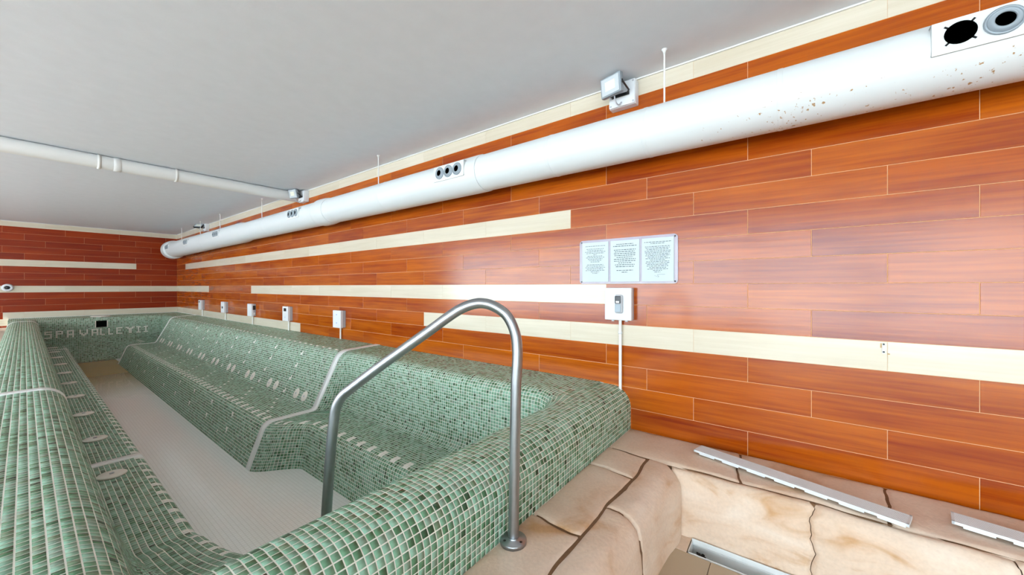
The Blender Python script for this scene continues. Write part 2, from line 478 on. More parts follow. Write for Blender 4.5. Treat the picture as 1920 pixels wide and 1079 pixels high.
def region(name, P, flip, white=None, hole=None):
    """surface grid P[i, j] -> a grout shell part plus one tile per cell"""
    ni, nj = P.shape[0] - 1, P.shape[1] - 1
    if white is None: white = np.zeros((ni, nj), bool)
    if hole is None: hole = np.zeros((ni, nj), bool)
    idx = np.arange((ni + 1) * (nj + 1)).reshape(ni + 1, nj + 1)
    q = np.stack([idx[:-1, :-1], idx[1:, :-1], idx[1:, 1:], idx[:-1, 1:]], -1)
    if flip < 0: q = q[..., ::-1]
    q = q[~hole]
    me = bpy.data.meshes.new(name)
    me.from_pydata((P.reshape(-1, 3) - PO).tolist(), [], q.tolist())
    me.polygons.foreach_set('use_smooth', [True] * len(me.polygons)); me.materials.append(M['tile_grout']); me.update()
    part = bpy.data.objects.new(name, me); COL.objects.link(part); part.parent = pool
    # tile corners
    A, B, C, D_ = P[:-1, :-1], P[1:, :-1], P[1:, 1:], P[:-1, 1:]
    nrm = np.cross(C - A, D_ - B) * flip
    nrm /= np.maximum(np.linalg.norm(nrm, axis=-1, keepdims=True), 1e-9)
    def bl(u, v): return A * (1 - u) * (1 - v) + B * u * (1 - v) + C * u * v + D_ * (1 - u) * v
    g, g2 = .064, .078
    jit = RNG.normal(0, .00015, (ni, nj, 1)) + .0006
    tilt = RNG.normal(0, .00012, (4, ni, nj, 1))
    base = [bl(u, v) - nrm * .0006 for u, v in ((g, g), (1 - g, g), (1 - g, 1 - g), (g, 1 - g))]
    top = [bl(u, v) + nrm * (jit + tilt[k]) for k, (u, v) in enumerate(((g2, g2), (1 - g2, g2), (1 - g2, 1 - g2), (g2, 1 - g2)))]
    V = np.stack(base + top, 2)                       # ni,nj,8,3
    col = PAL[RNG.choice(len(PAL), (ni, nj), p=PWT)] * RNG.uniform(.9, 1.1, (ni, nj, 1))
    col[white] = WHITE * RNG.uniform(.94, 1.03, (int(white.sum()), 1))
    # screen area for picking the largest tiles
    x, y, Z = project(V[:, :, 4:, :])
    ar = .5 * np.abs((x[..., 0] - x[..., 2]) * (y[..., 1] - y[..., 3]) - (x[..., 1] - x[..., 3]) * (y[..., 0] - y[..., 2]))
    ctr = V[:, :, 4:, :].mean(2)
    facing = (nrm * -ctr).sum(-1) > 0.02
    infr = (x.min(-1) > 2) & (x.max(-1) < 1918) & (y.min(-1) > 2) & (y.max(-1) < 1077) & (Z.min(-1) > .1)
    ar = np.where(facing & infr & ~hole, ar, 0)
    REG.append((part, V[~hole] - PO, col[~hole], ar[~hole], flip))
    return part

FQ = np.array([(4, 5, 6, 7), (0, 1, 5, 4), (1, 2, 6, 5), (2, 3, 7, 6), (3, 0, 4, 7)])
def tile_object(name, V, col, flip, parent):
    n = len(V)
    f = (np.arange(n)[:, None, None] * 8 + FQ[None]).reshape(-1, 4)
    if flip < 0: f = f[:, ::-1]
    me = bpy.data.meshes.new(name)
    me.vertices.add(n * 8); me.vertices.foreach_set('co', V.reshape(-1).astype(np.float32))
    me.loops.add(len(f) * 4); me.loops.foreach_set('vertex_index', f.reshape(-1).astype(np.int32))
    me.polygons.add(len(f)); me.polygons.foreach_set('loop_start', np.arange(0, len(f) * 4, 4, dtype=np.int32))
    me.update(calc_edges=True)
    a = me.attributes.new('tile_color', 'FLOAT_COLOR', 'FACE')
    c = np.c_[np.repeat(col, 5, 0), np.ones(n * 5)].astype(np.float32)
    a.data.foreach_set('color', c.reshape(-1))
    me.materials.append(M['tile'])
    o = bpy.data.objects.new(name, me); COL.objects.link(o); o.parent = parent
    return o
def finish_tiles(limit=300):
    allar = np.concatenate([r[3] for r in REG]); thr = np.sort(allar)[-limit]
    for part, V, col, ar, flip in REG:
        big = np.nonzero(ar >= thr)[0] if thr > 0 else []
        for k in big:
            c = V[k, 4:].mean(0)
            o = tile_object('mosaic_tile', (V[k] - c)[None], col[k][None], flip, part); o.location = c
        m = np.ones(len(V), bool); m[big] = False
        tag(tile_object('mosaic', V[m], col[m], flip, part), kind='stuff')

# --- far-left side: rim roll, foot rest, front
LP = fillet([(-.205, -.97), (-.205, -.69, .125), (.160, -.69, .12), (.270, -1.30, .03), (.548, -1.30, .045), (.705, -1.702)])
nL = round(plen(LP) / TP); LS = resample(LP, nL)
YL = np.arange(.98, 13.05, TP)
PL = np.zeros((len(YL), nL + 1, 3))
jc = int(np.argmin(np.abs(LS[:, 0] - .285) + np.abs(LS[:, 1] + 1.30)))          # crease row
je = int(np.argmin(np.abs(LS[:, 0] - .53) + np.abs(LS[:, 1] + 1.30)))          # front edge row
for i, y in enumerate(YL):
    d = max(0, 2.62 - y)
    up = .20 * d * sstep(d / .25) + .16 * max(0, d - .3) ** 2
    wgt = sstep((-.75 - LS[:, 1]) / .5)
    PL[i, :, 0] = LS[:, 0]
    PL[i, :, 1] = y
    PL[i, :, 2] = np.minimum(LS[:, 1] + up * wgt, -.74 + 0 * LS[:, 1]) * (LS[:, 0] > .165) + LS[:, 1] * (LS[:, 0] <= .165)
wh = np.zeros((len(YL) - 1, nL), bool)
for i in range(len(YL) - 1):
    if i % 6 < 2 and YL[i] > 1.9: wh[i, je - 1:je + 2] = True
region('rim', PL[:, :jc + 1], -1)
region('foot_rest', PL[:, jc:], -1, wh[:, jc:])

# --- wall side: bench, backrest, rim; an alcove with a deeper seat at both ends
def three(a, b, c): return [fillet(a), fillet(b), fillet(c)]
PMs = three([(1.25, -1.702), (1.395, -1.30, .10), (1.63, -1.30)], [(1.63, -1.30), (1.85, -1.30, .05), (1.972, -1.05)], [(1.972, -1.05), (2.125, -.722, .15), (2.601, -.705)])
PNs = three([(1.56, -1.702), (1.63, -1.30, .08), (1.85, -1.30)], [(1.85, -1.30), (2.10, -1.30, .10), (2.125, -1.05)], [(2.125, -1.05), (2.14, -.722, .10), (2.601, -.708)])
cnt = [round(max(plen(a), plen(b)) / TP) for a, b in zip(PMs, PNs)]
def cat(ps): return np.concatenate([resample(p, n)[(0 if k == 0 else 1):] for k, (p, n) in enumerate(zip(ps, cnt))])
RM, RN = cat(PMs), cat(PNs); nR = len(RM) - 1
ys = list(np.arange(1.14, 3.60, TP)) + list(np.arange(3.60, 3.84, .020)) + list(np.arange(3.84, 3.985, .0121))
ys += list(np.arange(3.985, 11.80, TP)) + list(np.arange(11.80, 12.0, .0121)) + list(np.arange(12.0, 12.95, TP))
YR = np.array(ys)
def blend(y, rows):
    wd = np.where(rows < cnt[0] + cnt[1] * .3, .37, .14)
    return np.maximum(sstep((3.985 - y) / wd), sstep((y - 11.82) / wd))
rows = np.arange(nR + 1)
PRR = np.zeros((len(YR), nR + 1, 3))
for i, y in enumerate(YR):
    w = blend(y, rows)[:, None]
    q = RM * (1 - w) + RN * w
    PRR[i, :, 0], PRR[i, :, 1], PRR[i, :, 2] = q[:, 0], y, q[:, 1]
    cr = 1 - sstep((y - 1.2) / .22)                 # rounded inner corner next to the end rim
    PRR[i, :, 0] -= .09 * cr * ((rows > cnt[0] + cnt[1] * .5) & (q[:, 0] < 2.3))
jb = cnt[0] + int(cnt[1] * .5)                       # crease row (approximately)
jt = cnt[0] + cnt[1] + int(np.argmin(np.abs(RM[cnt[0] + cnt[1]:, 0] - 2.165)))
jse = int(np.argmin(np.abs(RM[:, 0] - 1.455) + np.abs(RM[:, 1] + 1.30)))
wr_ = np.zeros((len(YR) - 1, nR), bool)
ym = (YR[:-1] + YR[1:]) / 2
ctr_r = (RM[:-1] + RM[1:]) / 2
def row_at(x, z): return int(np.argmin((ctr_r[:, 0] - x) ** 2 + (ctr_r[:, 1] - z) ** 2))
def col_at(y): return int(np.argmin(np.abs(ym - y)))
acc = 0
for i in range(len(ym)):
    acc += 1
    if acc % 6 < 2: wr_[i, jse - 1:jse + 2] = True
for k in range(9):
    y = 4.835 + .772 * k
    for s in (.10, .41, .70, .98):
        r_ = row_at(1.86 + .23 * s, -1.30 + .47 * s); c_ = col_at(y)
        wr_[c_, r_:r_ + 2] = True; wr_[c_ + 1, r_] = True
    for s in (.44, .81):
        r_ = row_at(1.25 + .15 * s, -1.70 + .37 * s); c_ = col_at(4.82 + .745 * k)
        wr_[c_, r_:r_ + 2] = True; wr_[c_ + 1, r_ + 1] = True
    for dx, dy in ((0, 0), (.07, .12), (.15, .26), (.22, .40)):
        r_ = row_at(1.55 + dx, -1.30); c_ = col_at(4.35 + .772 * k + dy)
        if c_ + 2 < len(ym): wr_[c_:c_ + 2, r_] = True
for i, y in enumerate(ym):
    if 4.05 < y < 11.8 and i % 6 < 2:
        r_ = row_at(2.17, -.732); wr_[i, r_:r_ + 1] = True
region('bench', PRR[:, :jb + 1], -1, wr_[:, :jb])
region('backrest', PRR[:, jb:jt + 1], -1, wr_[:, jb:jt])
region('rim', PRR[:, jt:], -1, wr_[:, jt:])

# --- end rim nearest the stone ledge
NP = fillet([(.915, -1.03), (.915, -.712, .14), (1.245, -.716, .12), (1.315, -1.70)])
nN = round(plen(NP) / TP); NS = resample(NP, nN)
XN = np.arange(-.205, XR + .01, TP); XN[-1] = XR - .003
PNR = np.zeros((len(XN), nN + 1, 3))
for i, x in enumerate(XN):
    bulge = .10 * sstep((x - 1.86) / .34) ** 1.5
    PNR[i, :, 0] = x
    PNR[i, :, 1] = NS[:, 0] + bulge * sstep((NS[:, 0] - 1.06) / .18)
    PNR[i, :, 2] = NS[:, 1]
region('rim', PNR, 1)

# --- far end wall with the lettering and the skimmer mouth
EP = fillet([(12.70, -1.702), (12.85, -1.32, .3), (12.86, -.715, .12), (13.35, -.712), (YB - .003, -.712)])
nE = round(plen(EP) / TP); ES = resample(EP, nE)
XE = np.arange(-.205, XR + .01, TP); XE[-1] = XR - .003
PE = np.zeros((len(XE), nE + 1, 3))
PE[:, :, 0] = XE[:, None]; PE[:, :, 1] = ES[None, :, 0]; PE[:, :, 2] = ES[None, :, 1]
FONT = {'S': ('####', '#...', '####', '...#', '...#', '####'), 'P': ('####', '#..#', '####', '#...', '#...', '#...'),
        'A': ('####', '#..#', '#..#', '####', '#..#', '#..#'), 'V': ('#...#', '#...#', '#...#', '##.##', '.###.', '..#..'),
        'L': ('#...', '#...', '#...', '#...', '#...', '####')[0:0] or ('#..', '#..', '#..', '#..', '#..', '###'),
        'E': ('####', '#...', '###.', '#...', '#...', '####'), 'Y': ('##..##', '.####.', '..##..', '..##..', '..##..', '..##..'),
        'I': ('###', '.#.', '.#.', '.#.', '.#.', '###')}
we = np.zeros((len(XE) - 1, nE), bool); he = np.zeros_like(we)
rz = (ES[:-1, 1] + ES[1:, 1]) / 2
vertical = ES[:-1, 0] < 12.92
def erow(z): return int(np.argmin(np.abs(rz - z) + (~vertical) * 9))
for ch, x in zip('SPAVALLEYII', (.262, .412, .562, .757, .932, 1.079, 1.198, 1.327, 1.479, 1.673, 1.797)):
    c0 = int(round((x - XE[0]) / TP)); r0 = erow(-.998)
    for a, line in enumerate(FONT[ch]):
        for b, t in enumerate(line):
            if t == '#': we[c0 + b, r0 - a] = True
c0, c1 = int(round((1.0 - XE[0]) / TP)), int(round((1.195 - XE[0]) / TP)); r0, r1 = erow(-.945), erow(-.81)
he[c0:c1, r0:r1 + 1] = True
SK = (XE[c0], XE[c1], ES[r0, 1], ES[r1 + 1, 1])
region('end_wall', PE, 1, we, he)
finish_tiles()

def local(v): return tuple(np.array(v) - PO)
# skimmer mouth: dark recess with pale cheeks, and its round lid on the rim
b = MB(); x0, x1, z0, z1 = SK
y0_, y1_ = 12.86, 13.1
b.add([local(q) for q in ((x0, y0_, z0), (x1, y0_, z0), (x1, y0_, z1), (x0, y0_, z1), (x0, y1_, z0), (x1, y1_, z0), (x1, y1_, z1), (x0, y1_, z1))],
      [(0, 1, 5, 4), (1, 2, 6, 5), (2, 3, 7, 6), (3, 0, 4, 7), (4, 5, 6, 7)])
b.build('skimmer_mouth', 'black', pool)  # lined in black to give the recess its shade
for x in (x0, x1 - .018):
    MB().box(x - PO[0], x + .018 - PO[0], 12.852 - PO[1], 12.90 - PO[1], z0 - PO[2], z1 - PO[2], .002).build('skimmer_cheek', 'cover', pool)
MB().lathe([(.0, .0), (.165, .0), (.165, .012), (.15, .022), (.0, .026)], local((1.10, 13.12, -.714)), 'Z').build('skimmer_lid', 'cover', pool)

# basin floor
MB().box(.62 - PO[0], 2.2 - PO[0], 1.2 - PO[1], 12.85 - PO[1], -.06, .004).build('basin_floor', 'basin', pool)

# shallow standing water at the far end of the basin
def mat_water():
    m, n, l, p = new_mat('shallow_tan_water')
    p.inputs['Base Color'].default_value = (.60, .36, .13, 1); p.inputs['Roughness'].default_value = .04; p.inputs['IOR'].default_value = 1.33
    tc = n.new('ShaderNodeTexCoord'); sp = n.new('ShaderNodeSeparateXYZ'); l.new(tc.outputs['Object'], sp.inputs[0])
    mr = n.new('ShaderNodeMapRange'); mr.inputs[1].default_value = 0.05; mr.inputs[2].default_value = 2.4; mr.inputs[3].default_value = .05; mr.inputs[4].default_value = .85
    l.new(sp.outputs['Y'], mr.inputs[0]); l.new(mr.outputs[0], p.inputs['Alpha'])
    return m
M['water'] = mat_water()
wb_ = MB(); front = [(.70 + .60 * k / 14, 8.3 + .10 * math.sin(k * .9) - .25 * k / 14) for k in range(15)]
pts = front + [(1.29, 12.73), (.70, 12.73)]
wb_.add([(x - 1.0, y - 8.3, 0) for x, y in pts] + [(x - 1.0, y - 8.3, -.003) for x, y in pts],
        [tuple(range(len(pts)))] + [(i, (i + 1) % len(pts), len(pts) + (i + 1) % len(pts), len(pts) + i) for i in range(len(pts))])
tag(wb_.build('standing_water', 'water', None, (1.0, 8.3, -1.6925)), 'shallow tan water film on the pool floor below the lettering', 'water')

# smooth white dividing strips that follow the section
def strip(prof, ya, yb, flip):
    d = np.gradient(prof, axis=0); nrm = np.c_[-d[:, 1], d[:, 0]]; nrm /= np.linalg.norm(nrm, axis=1, keepdims=True)
    q = prof + nrm * .0042 * flip
    b = MB(); n = len(q)
    lo = prof - nrm * .004 * flip
    vs = [(a[0], y, a[1]) for y in (ya, yb) for a in q] + [(a[0], y, a[1]) for y in (ya, yb) for a in lo]
    fs = [(i, i + 1, n + i + 1, n + i) for i in range(n - 1)]
    fs += [(i, i + 1, 2 * n + i + 1, 2 * n + i) for i in range(n - 1)] + [(n + i, n + i + 1, 3 * n + i + 1, 3 * n + i) for i in range(n - 1)]
    b.add([local(v) for v in vs], fs, True)
    return b.build('dividing_strip', 'strip', pool)
LD, RD = resample(LP, 160), np.concatenate([resample(p, 60)[(0 if k == 0 else 1):] for k, p in enumerate(PMs)])
strip(LD, 3.985, 4.075, 1); strip(LD, 12.06, 12.13, 1)
strip(RD, 3.975, 4.07, 1); strip(RD, 11.76, 11.83, 1)

# round jet covers: single ones along the foot rest, pairs low on the backrest
def jet(loc, rad, tilt, me=None):
    if me is None:
        c = MB().lathe([(0, 0), (rad, 0), (rad, .006), (rad * .93, .010), (rad * .4, .012), (rad * .2, .013), (0, .013)], n=24)
        o = c.build('jet_cover', 'cover', pool, local(loc))
        nz = MB().lathe([(0, .012), (rad * .16, .012), (rad * .16, .018), (rad * .08, .018), (rad * .07, .014), (0, .014)], n=12).build('nozzle', 'box_side', o)
        me = (o.data, nz.data)
    else:
        o = inst('jet_cover', me[0], pool, local(loc)); inst('nozzle', me[1], o, (0, 0, 0))
    o.rotation_euler = (0, tilt, 0)
    return me
jm = None
for y in (3.73, 4.72, 5.73, 6.73, 7.74, 8.70, 9.72, 10.72, 11.65, 12.49): jm = jet((.365, y, -1.297), .076, 0, jm)
jm = None
bt = math.atan2(.47, .23)
for k in range(10):
    for d in (-.1, .1):
        jm = jet((1.86 + .23 * .155 - .001, 4.435 + .772 * k + d, -1.30 + .47 * .155 + .001), .060, -bt, jm)

# pale sealant bead where the rim meets the walls
for p0, p1 in (((2.598, 1.12, -.716), (2.598, 13.79, -.704)), ((-.2, 13.794, -.710), (2.59, 13.794, -.710))):
    MB().tube([local(p0), local(p1)], .006, 8).build('sealant', 'strip', pool)

# ------------------------------------------------------------------ carved stone ledge
ledge = tag(empty('stone_ledge', (2.2, .6, -H)), 'carved pink sandstone ledge with dark joints around the lower floor', 'ledge')
LO = Vector((2.2, .6, -H))
def wob(t, ph, a=.010): return a * (math.sin(5.3 * t + ph) + .6 * math.sin(11.7 * t + 2 * ph) + .3 * math.sin(27 * t + 3 * ph))
def stone(fn, nu, nv, su, sv, seed):
    """fn(u, v) -> point, u/v in 0..1; su/sv real lengths; edges roll down into the joints"""
    pts = np.zeros((nu + 1, nv + 1, 3)); e = 1e-3
    us = .5 - .5 * np.cos(np.linspace(0, math.pi, nu + 1)); us = .5 * us + .5 * np.linspace(0, 1, nu + 1)
    vs_ = .5 - .5 * np.cos(np.linspace(0, math.pi, nv + 1)); vs_ = .5 * vs_ + .5 * np.linspace(0, 1, nv + 1)
    for i, u in enumerate(us):
        for j, v in enumerate(vs_):
            p = Vector(fn(u, v))
            du = Vector(fn(min(1, u + e), v)) - Vector(fn(max(0, u - e), v)); dv = Vector(fn(u, min(1, v + e))) - Vector(fn(u, max(0, v - e)))
            n_ = du.cross(dv).normalized()
            if n_.dot(-p) < 0: n_ = -n_
            d = min(u * su, (1 - u) * su, v * sv, (1 - v) * sv)
            drop = .012 * math.exp(-(d / .006) ** 2) + .004 * math.exp(-(d / .03) ** 2)
            q = p * 3.1 + Vector((seed * 7.1, 0, 0))
            h = .007 * noise.noise(q) + .004 * noise.noise(q * 2.9) + .0015 * noise.noise(q * 9)
            pts[i, j] = p + n_ * (h - drop)
    idx = np.arange((nu + 1) * (nv + 1)).reshape(nu + 1, nv + 1)
    fs = np.stack([idx[:-1, :-1], idx[1:, :-1], idx[1:, 1:], idx[:-1, 1:]], -1).reshape(-1, 4)
    b = MB(); b.add((pts.reshape(-1, 3) - np.array(LO)).tolist(), fs.tolist(), True)
    return b.build('stone', 'stone', ledge)
JG = .0013
def jointY(x): return .675 + wob(x, .4, .007)          # long joint on the pool-side ledge
def jointX(y): return 2.215 + wob(y, 1.3, .009)        # long joint on the wall-side ledge
def cross(c, ph): return lambda t: c + wob(t * 2.2, ph, .007)
# pool-side top slabs (y .675 -> .925)
cuts = [-6.4, -5.4, -4.4, -3.4, -2.2, -1.1, -.2, .62, 1.36, 1.94, None]
for k in range(len(cuts) - 1):
    a = cross(cuts[k], k + .3); b_ = cross(cuts[k + 1], k + 1.3) if cuts[k + 1] is not None else jointX
    def fn(u, v, a=a, b_=b_):
        y = 0
        x = a(.8) * (1 - u) + b_(.8) * u
        yl = jointY(x) + .0022; y = yl * (1 - v) + .93 * v
        xa, xb = a(y) + JG, b_(y) - JG
        return (xa * (1 - u) + xb * u, y, -1.0)
    stone(fn, 34, 14, max(.1, (cuts[k + 1] or 2.21) - cuts[k]), .25, k)
# pool-side rolled face (top, round nose, down to the floor)
NOSE = fillet([(0, 0), (.10, -.004), (.165, -.05, .09), (.180, -.38)], 9)
NOSE = resample(NOSE, 40)
def nose(v):
    f = v * 40; i = min(39, int(f)); t = f - i
    return NOSE[i] * (1 - t) + NOSE[i + 1] * t
NOSW = resample(fillet([(0, 0), (.03, -.012), (.055, -.05, .05), (.094, -.375)], 9), 40)
cuts2 = [-6.4, -5.4, -4.4, -3.4, -2.5, -1.6, -.7, .15, .9, 1.60, None]
for k in range(len(cuts2) - 1):
    a = cross(cuts2[k], 2.1 * k); b_ = cross(cuts2[k + 1], 2.1 * k + 2.1) if cuts2[k + 1] is not None else None
    def fn(u, v, a=a, b_=b_):
        d, z = nose(v)
        xb = (b_(v) - JG) if b_ else (jointX(.5) - JG - float(np.interp(-z, -NOSW[:, 1], NOSW[:, 0])) + .006)
        x = (a(v) + JG) * (1 - u) + xb * u
        # the nose swells and turns into the corner
        sw = .03 * sstep((x - 1.9) / .25) * sstep(v / .5)
        return (x, jointY(x) - .0022 - d - sw, -1.0 + z)
    stone(fn, 34, 30, max(.2, (cuts2[k + 1] or 2.15) - cuts2[k]), .5, 20 + k)
# wall-side top slabs (x jointX -> wall)
cy = [.93, .235, -.35, -1.0, -1.7, -2.6, -3.5, -4.55, -5.6, -6.6, -7.6, -8.55]
def crossw(c, ph): return lambda x: c + wob(x * 2.0, ph, .008) + (.10 * (x - 2.4) if c == .235 else (-.06 * (x - 2.4) if c == -.35 else 0))
for k in range(len(cy) - 1):
    a, b_ = crossw(cy[k], k + .5), crossw(cy[k + 1], k + 1.5)
    def fn(u, v, a=a, b_=b_, k=k):
        y = cy[k] * (1 - u) + cy[k + 1] * u
        x = (jointX(y) + JG) * (1 - v) + 2.602 * v
        y = ((a(x) - JG) if k else .93) * (1 - u) + (b_(x) + JG) * u
        return (x, y, -1.0 - .012 * v * 0)
    stone(fn, 36, 16, cy[k] - cy[k + 1], .39, 40 + k)
# wall-side sloping face
NOSW = resample(fillet([(0, 0), (.03, -.012), (.055, -.05, .05), (.094, -.375)], 9), 40)
cf = [.535, -.07, -.66, -1.4, -2.3, -3.4, -4.55, -5.6, -6.6, -7.6, -8.55]
for k in range(len(cf) - 1):
    a, b_ = cross(cf[k], 3.3 * k + .8), cross(cf[k + 1], 3.3 * k + 4.1)
    def fn(u, v, a=a, b_=b_, k=k):
        f = v * 40; i = min(39, int(f)); t = f - i
        d, z = NOSW[i] * (1 - t) + NOSW[i + 1] * t
        y = (a(v) - (JG if k else 0)) * (1 - u) + (b_(v) + JG) * u
        return (jointX(y) - JG - d, y, -1.0 + z)
    stone(fn, 34, 26, cf[k] - cf[k + 1], .36, 60 + k)
MB().box(2.004 - LO.x, 2.14 - LO.x, .425 - LO.y, .53 - LO.y, -.004, .002, .001).build('stone', 'stone', ledge)
# mortar core showing only in the joints
core = MB()
pa = [(.90, -H), (.510, -H), (.520, -1.09), (.60, -1.014), (.66, -1.010), (.90, -1.010)]
core.rings([[(x - LO.x, p[0] - LO.y, p[1] + H) for p in pa] for x in (-6.4, 2.25)], True, True, True, False)
pb = [(2.59, -H), (2.160, -H), (2.203, -1.06), (2.216, -1.010), (2.59, -1.010)]
core.rings([[(p[0] - LO.x, y - LO.y, p[1] + H) for p in pb] for y in (YF + .05, .90)], True, True, True, False)
core.build('mortar_core', 'mortar', ledge)

# ------------------------------------------------------------------ drain channel, dirt, loose gratings
dc = tag(empty('drain_channel', (GX0, GY1, -H)), 'open white drain channel at the foot of the stone ledge', 'drain')
b = MB(); w_, ln = GX1 - GX0, 3.2
b.box(0, .004, -ln, 0, -.07, .002); b.box(w_ - .004, w_, -ln, 0, -.07, .012, .001); b.box(0, w_, -.004, 0, -.07, .002)
b.box(0, w_, -ln, 0, -.074, -.07)
b.box(.004, .012, -ln, -.004, -.016, -.012); b.box(w_ - .012, w_ - .004, -ln, -.004, -.016, -.012)
b.build('channel', 'channel', dc)
MB().box(w_, w_ + .03, -ln, .0, -.03, .004, .001).build('flange', 'channel', dc)
db = MB()
for k in range(26):
    c = Vector((GX0 + random.uniform(.03, .085), GY1 - .03 - abs(random.gauss(0, .02)), -H - .066 + random.uniform(.004, .03)))
    bm = bmesh.new(); bmesh.ops.create_icosphere(bm, subdivisions=1, radius=random.uniform(.006, .012))
    for q in bm.verts: q.co = q.co * random.uniform(.7, 1.3)
    bm.verts.index_update()
    db.add([(q.co + c - Vector((GX0 + .055, GY1 - .04, -H - .07)))[:] for q in bm.verts], [[q.index for q in f.verts] for f in bm.faces]); bm.free()
tag(db.build('dirt_clump', 'dirt', None, (GX0 + .055, GY1 - .04, -H - .07)), 'dark clump of dirt at the end of the white drain channel', 'dirt', kind='stuff')

def grating(p0, p1, label):
    d = Vector((p1[0] - p0[0], p1[1] - p0[1], 0)); ln = d.length
    root = tag(empty('drain_grate', (p0[0], p0[1], -.990), math.atan2(d.y, d.x)), label, 'grate', 'loose drain gratings')
    wd, ht = .098, .016
    fr = MB(); fr.box(0, ln, 0, .010, .004, ht, .001); fr.box(0, ln, wd - .010, wd, .004, ht, .001)
    fr.box(0, .008, 0, wd, .004, ht); fr.box(ln - .008, ln, 0, wd, .004, ht)
    fr.build('frame', 'grate', root)
    # crossing ribs at each clip module
    mods = 14
    cr = MB().box(-.003, .003, .010, wd - .010, .002, ht - .001).build('cross_rib', 'grate', root, (ln / mods, 0, 0))
    for k in range(2, mods): inst('cross_rib', cr.data, root, (ln * k / mods, 0, 0))
    sl = MB().box(.008, ln - .008, -.0026, .0026, .006, ht).build('slat', 'grate', root, (0, .0165, 0))
    for k in range(1, 10): inst('slat', sl.data, root, (0, .0165 + .0072 * k, 0))
    cl = MB().box(0, ln / mods * 1.35, .002, .008, -.0035, .006, .001).build('clip', 'grate', root, (.01, 0, 0))
    cl2 = None
    for k in range(1, mods // 2): inst('clip', cl.data, root, (.01 + k * 2 * ln / mods, 0, 0))
    cf_ = MB().box(0, ln / mods * 1.35, wd - .008, wd - .002, -.0035, .006, .001).build('clip', 'grate', root, (.01, 0, 0))
    for k in range(1, mods // 2): inst('clip', cf_.data, root, (.01 + k * 2 * ln / mods, 0, 0))
    return root
g1 = grating((2.278, -.405, 0), (2.512, .445, 0), 'long white plastic drain grating lying loose on the stone ledge')
g2 = grating((2.262, -1.39, 0), (2.425, -.545, 0), 'white plastic drain grating cut off by the right edge of the photo')
g1.location.z = g2.location.z = -.9885

# ------------------------------------------------------------------ handrail
hr = tag(empty('handrail', (1.156, .87, -1.0)), 'bent stainless steel handrail standing over the mosaic rim', 'handrail')
HO = Vector((1.156, .87, -1.0))
key = [(1.156, .870, -.985), (1.161, .861, -.379), (1.164, .856, -.260), (1.159, .864, -.181), (1.143, .893, -.113), (1.117, .940, -.076), (1.093, .983, -.065),
       (1.070, 1.025, -.074), (1.044, 1.073, -.100), (.985, 1.180, -.186), (.896, 1.341, -.316), (.827, 1.465, -.422), (.805, 1.505, -.460), (.792, 1.528, -.508),
       (.787, 1.537, -.565), (.780, 1.550, -.700), (.772, 1.565, -.926), (.745, 1.61, -1.69)]
def spline(ps, sub=6):
    ps = [Vector(p) for p in ps]; out = []
    for i in range(len(ps) - 1):
        p0, p1, p2, p3 = ps[max(0, i - 1)], ps[i], ps[i + 1], ps[min(len(ps) - 1, i + 2)]
        # centripetal-like tangents keep straight runs straight
        d1 = (p2 - p1).length; m1 = (p2 - p0) / max(1e-6, (p2 - p1).length + (p1 - p0).length) * d1; m2 = (p3 - p1) / max(1e-6, (p3 - p2).length + d1) * d1
        for k in range(sub):
            t = k / sub; t2, t3 = t * t, t * t * t
            out.append(p1 * (2 * t3 - 3 * t2 + 1) + m1 * (t3 - 2 * t2 + t) + p2 * (-2 * t3 + 3 * t2) + m2 * (t3 - t2))
    out.append(ps[-1]); return out
MB().tube([p - HO for p in spline(key)], .0208, 20).build('rail', 'steel', hr)
fp = MB().lathe([(.022, .014), (.022, .006), (.050, .004), (.052, .001), (.052, -.012), (0, -.012)], (0, 0, .012), n=32).build('base_plate', 'steel', hr)
for a in (.5, 2.6, 4.7):
    MB().lathe([(0, .0065), (.0055, .0062), (.006, .003), (.006, 0)], (.037 * math.cos(a), .037 * math.sin(a), .0115), n=10).build('screw', 'screw', fp)

# ------------------------------------------------------------------ ventilation duct
DX, DZ = 2.38, .970
duct = tag(empty('ventilation_duct', (DX, 0, DZ)), 'long white round ventilation duct hung below the ceiling along the wooden wall', 'duct')
def cyl_y(prof, name, mat='duct', n=40):
    return MB().lathe([(r, h) for r, h in prof], (0, 0, 0), 'Y', n).build(name, mat, duct)
cyl_y([(.149, YF + .05), (.149, 2.10)], 'duct_section')
cyl_y([(.155, 2.08), (.156, 2.16), (.156, 4.70)], 'duct_section')
cyl_y([(.158, 4.85), (.158, 7.75)], 'duct_section')
cyl_y([(.178, 7.90), (.184, 10.0), (.200, 12.9)], 'duct_section')
cyl_y([(.160, 4.66), (.166, 4.70), (.172, 4.78), (.172, 4.90), (.168, 4.92), (.158, 4.96)], 'collar')
cyl_y([(.158, 7.62), (.178, 7.80), (.180, 7.95)], 'collar')
cyl_y([(.20, 12.82), (.232, 12.84), (.235, 12.90), (.235, 13.12), (.21, 13.2), (0, 13.22)], 'end_cap')
for y in (.05, .72, 1.40, 3.45, 6.6, 9.9):            # slip-joint beads of the tube
    r = .149 if y < 2.1 else .156 if y < 4.7 else .158 if y < 7.75 else .184
    cyl_y([(r, y - .012), (r + .0016, y - .009), (r + .0016, y + .009), (r, y + .012)], 'joint_band')
for y in (.629, 3.667, 7.0, 9.16, 10.525, 12.155):
    rod = MB().tube([(0, y, .14), (0, y, ZC - DZ)], .0055, 8).build('hanger_rod', 'pipe', duct)
    MB().lathe([(0, 0), (.017, 0), (.017, -.004), (.010, -.012), (0.007, -.03), (0, -.03)], (0, y, ZC - DZ), 'Z', 14).build('ceiling_rose', 'pipe', rod)
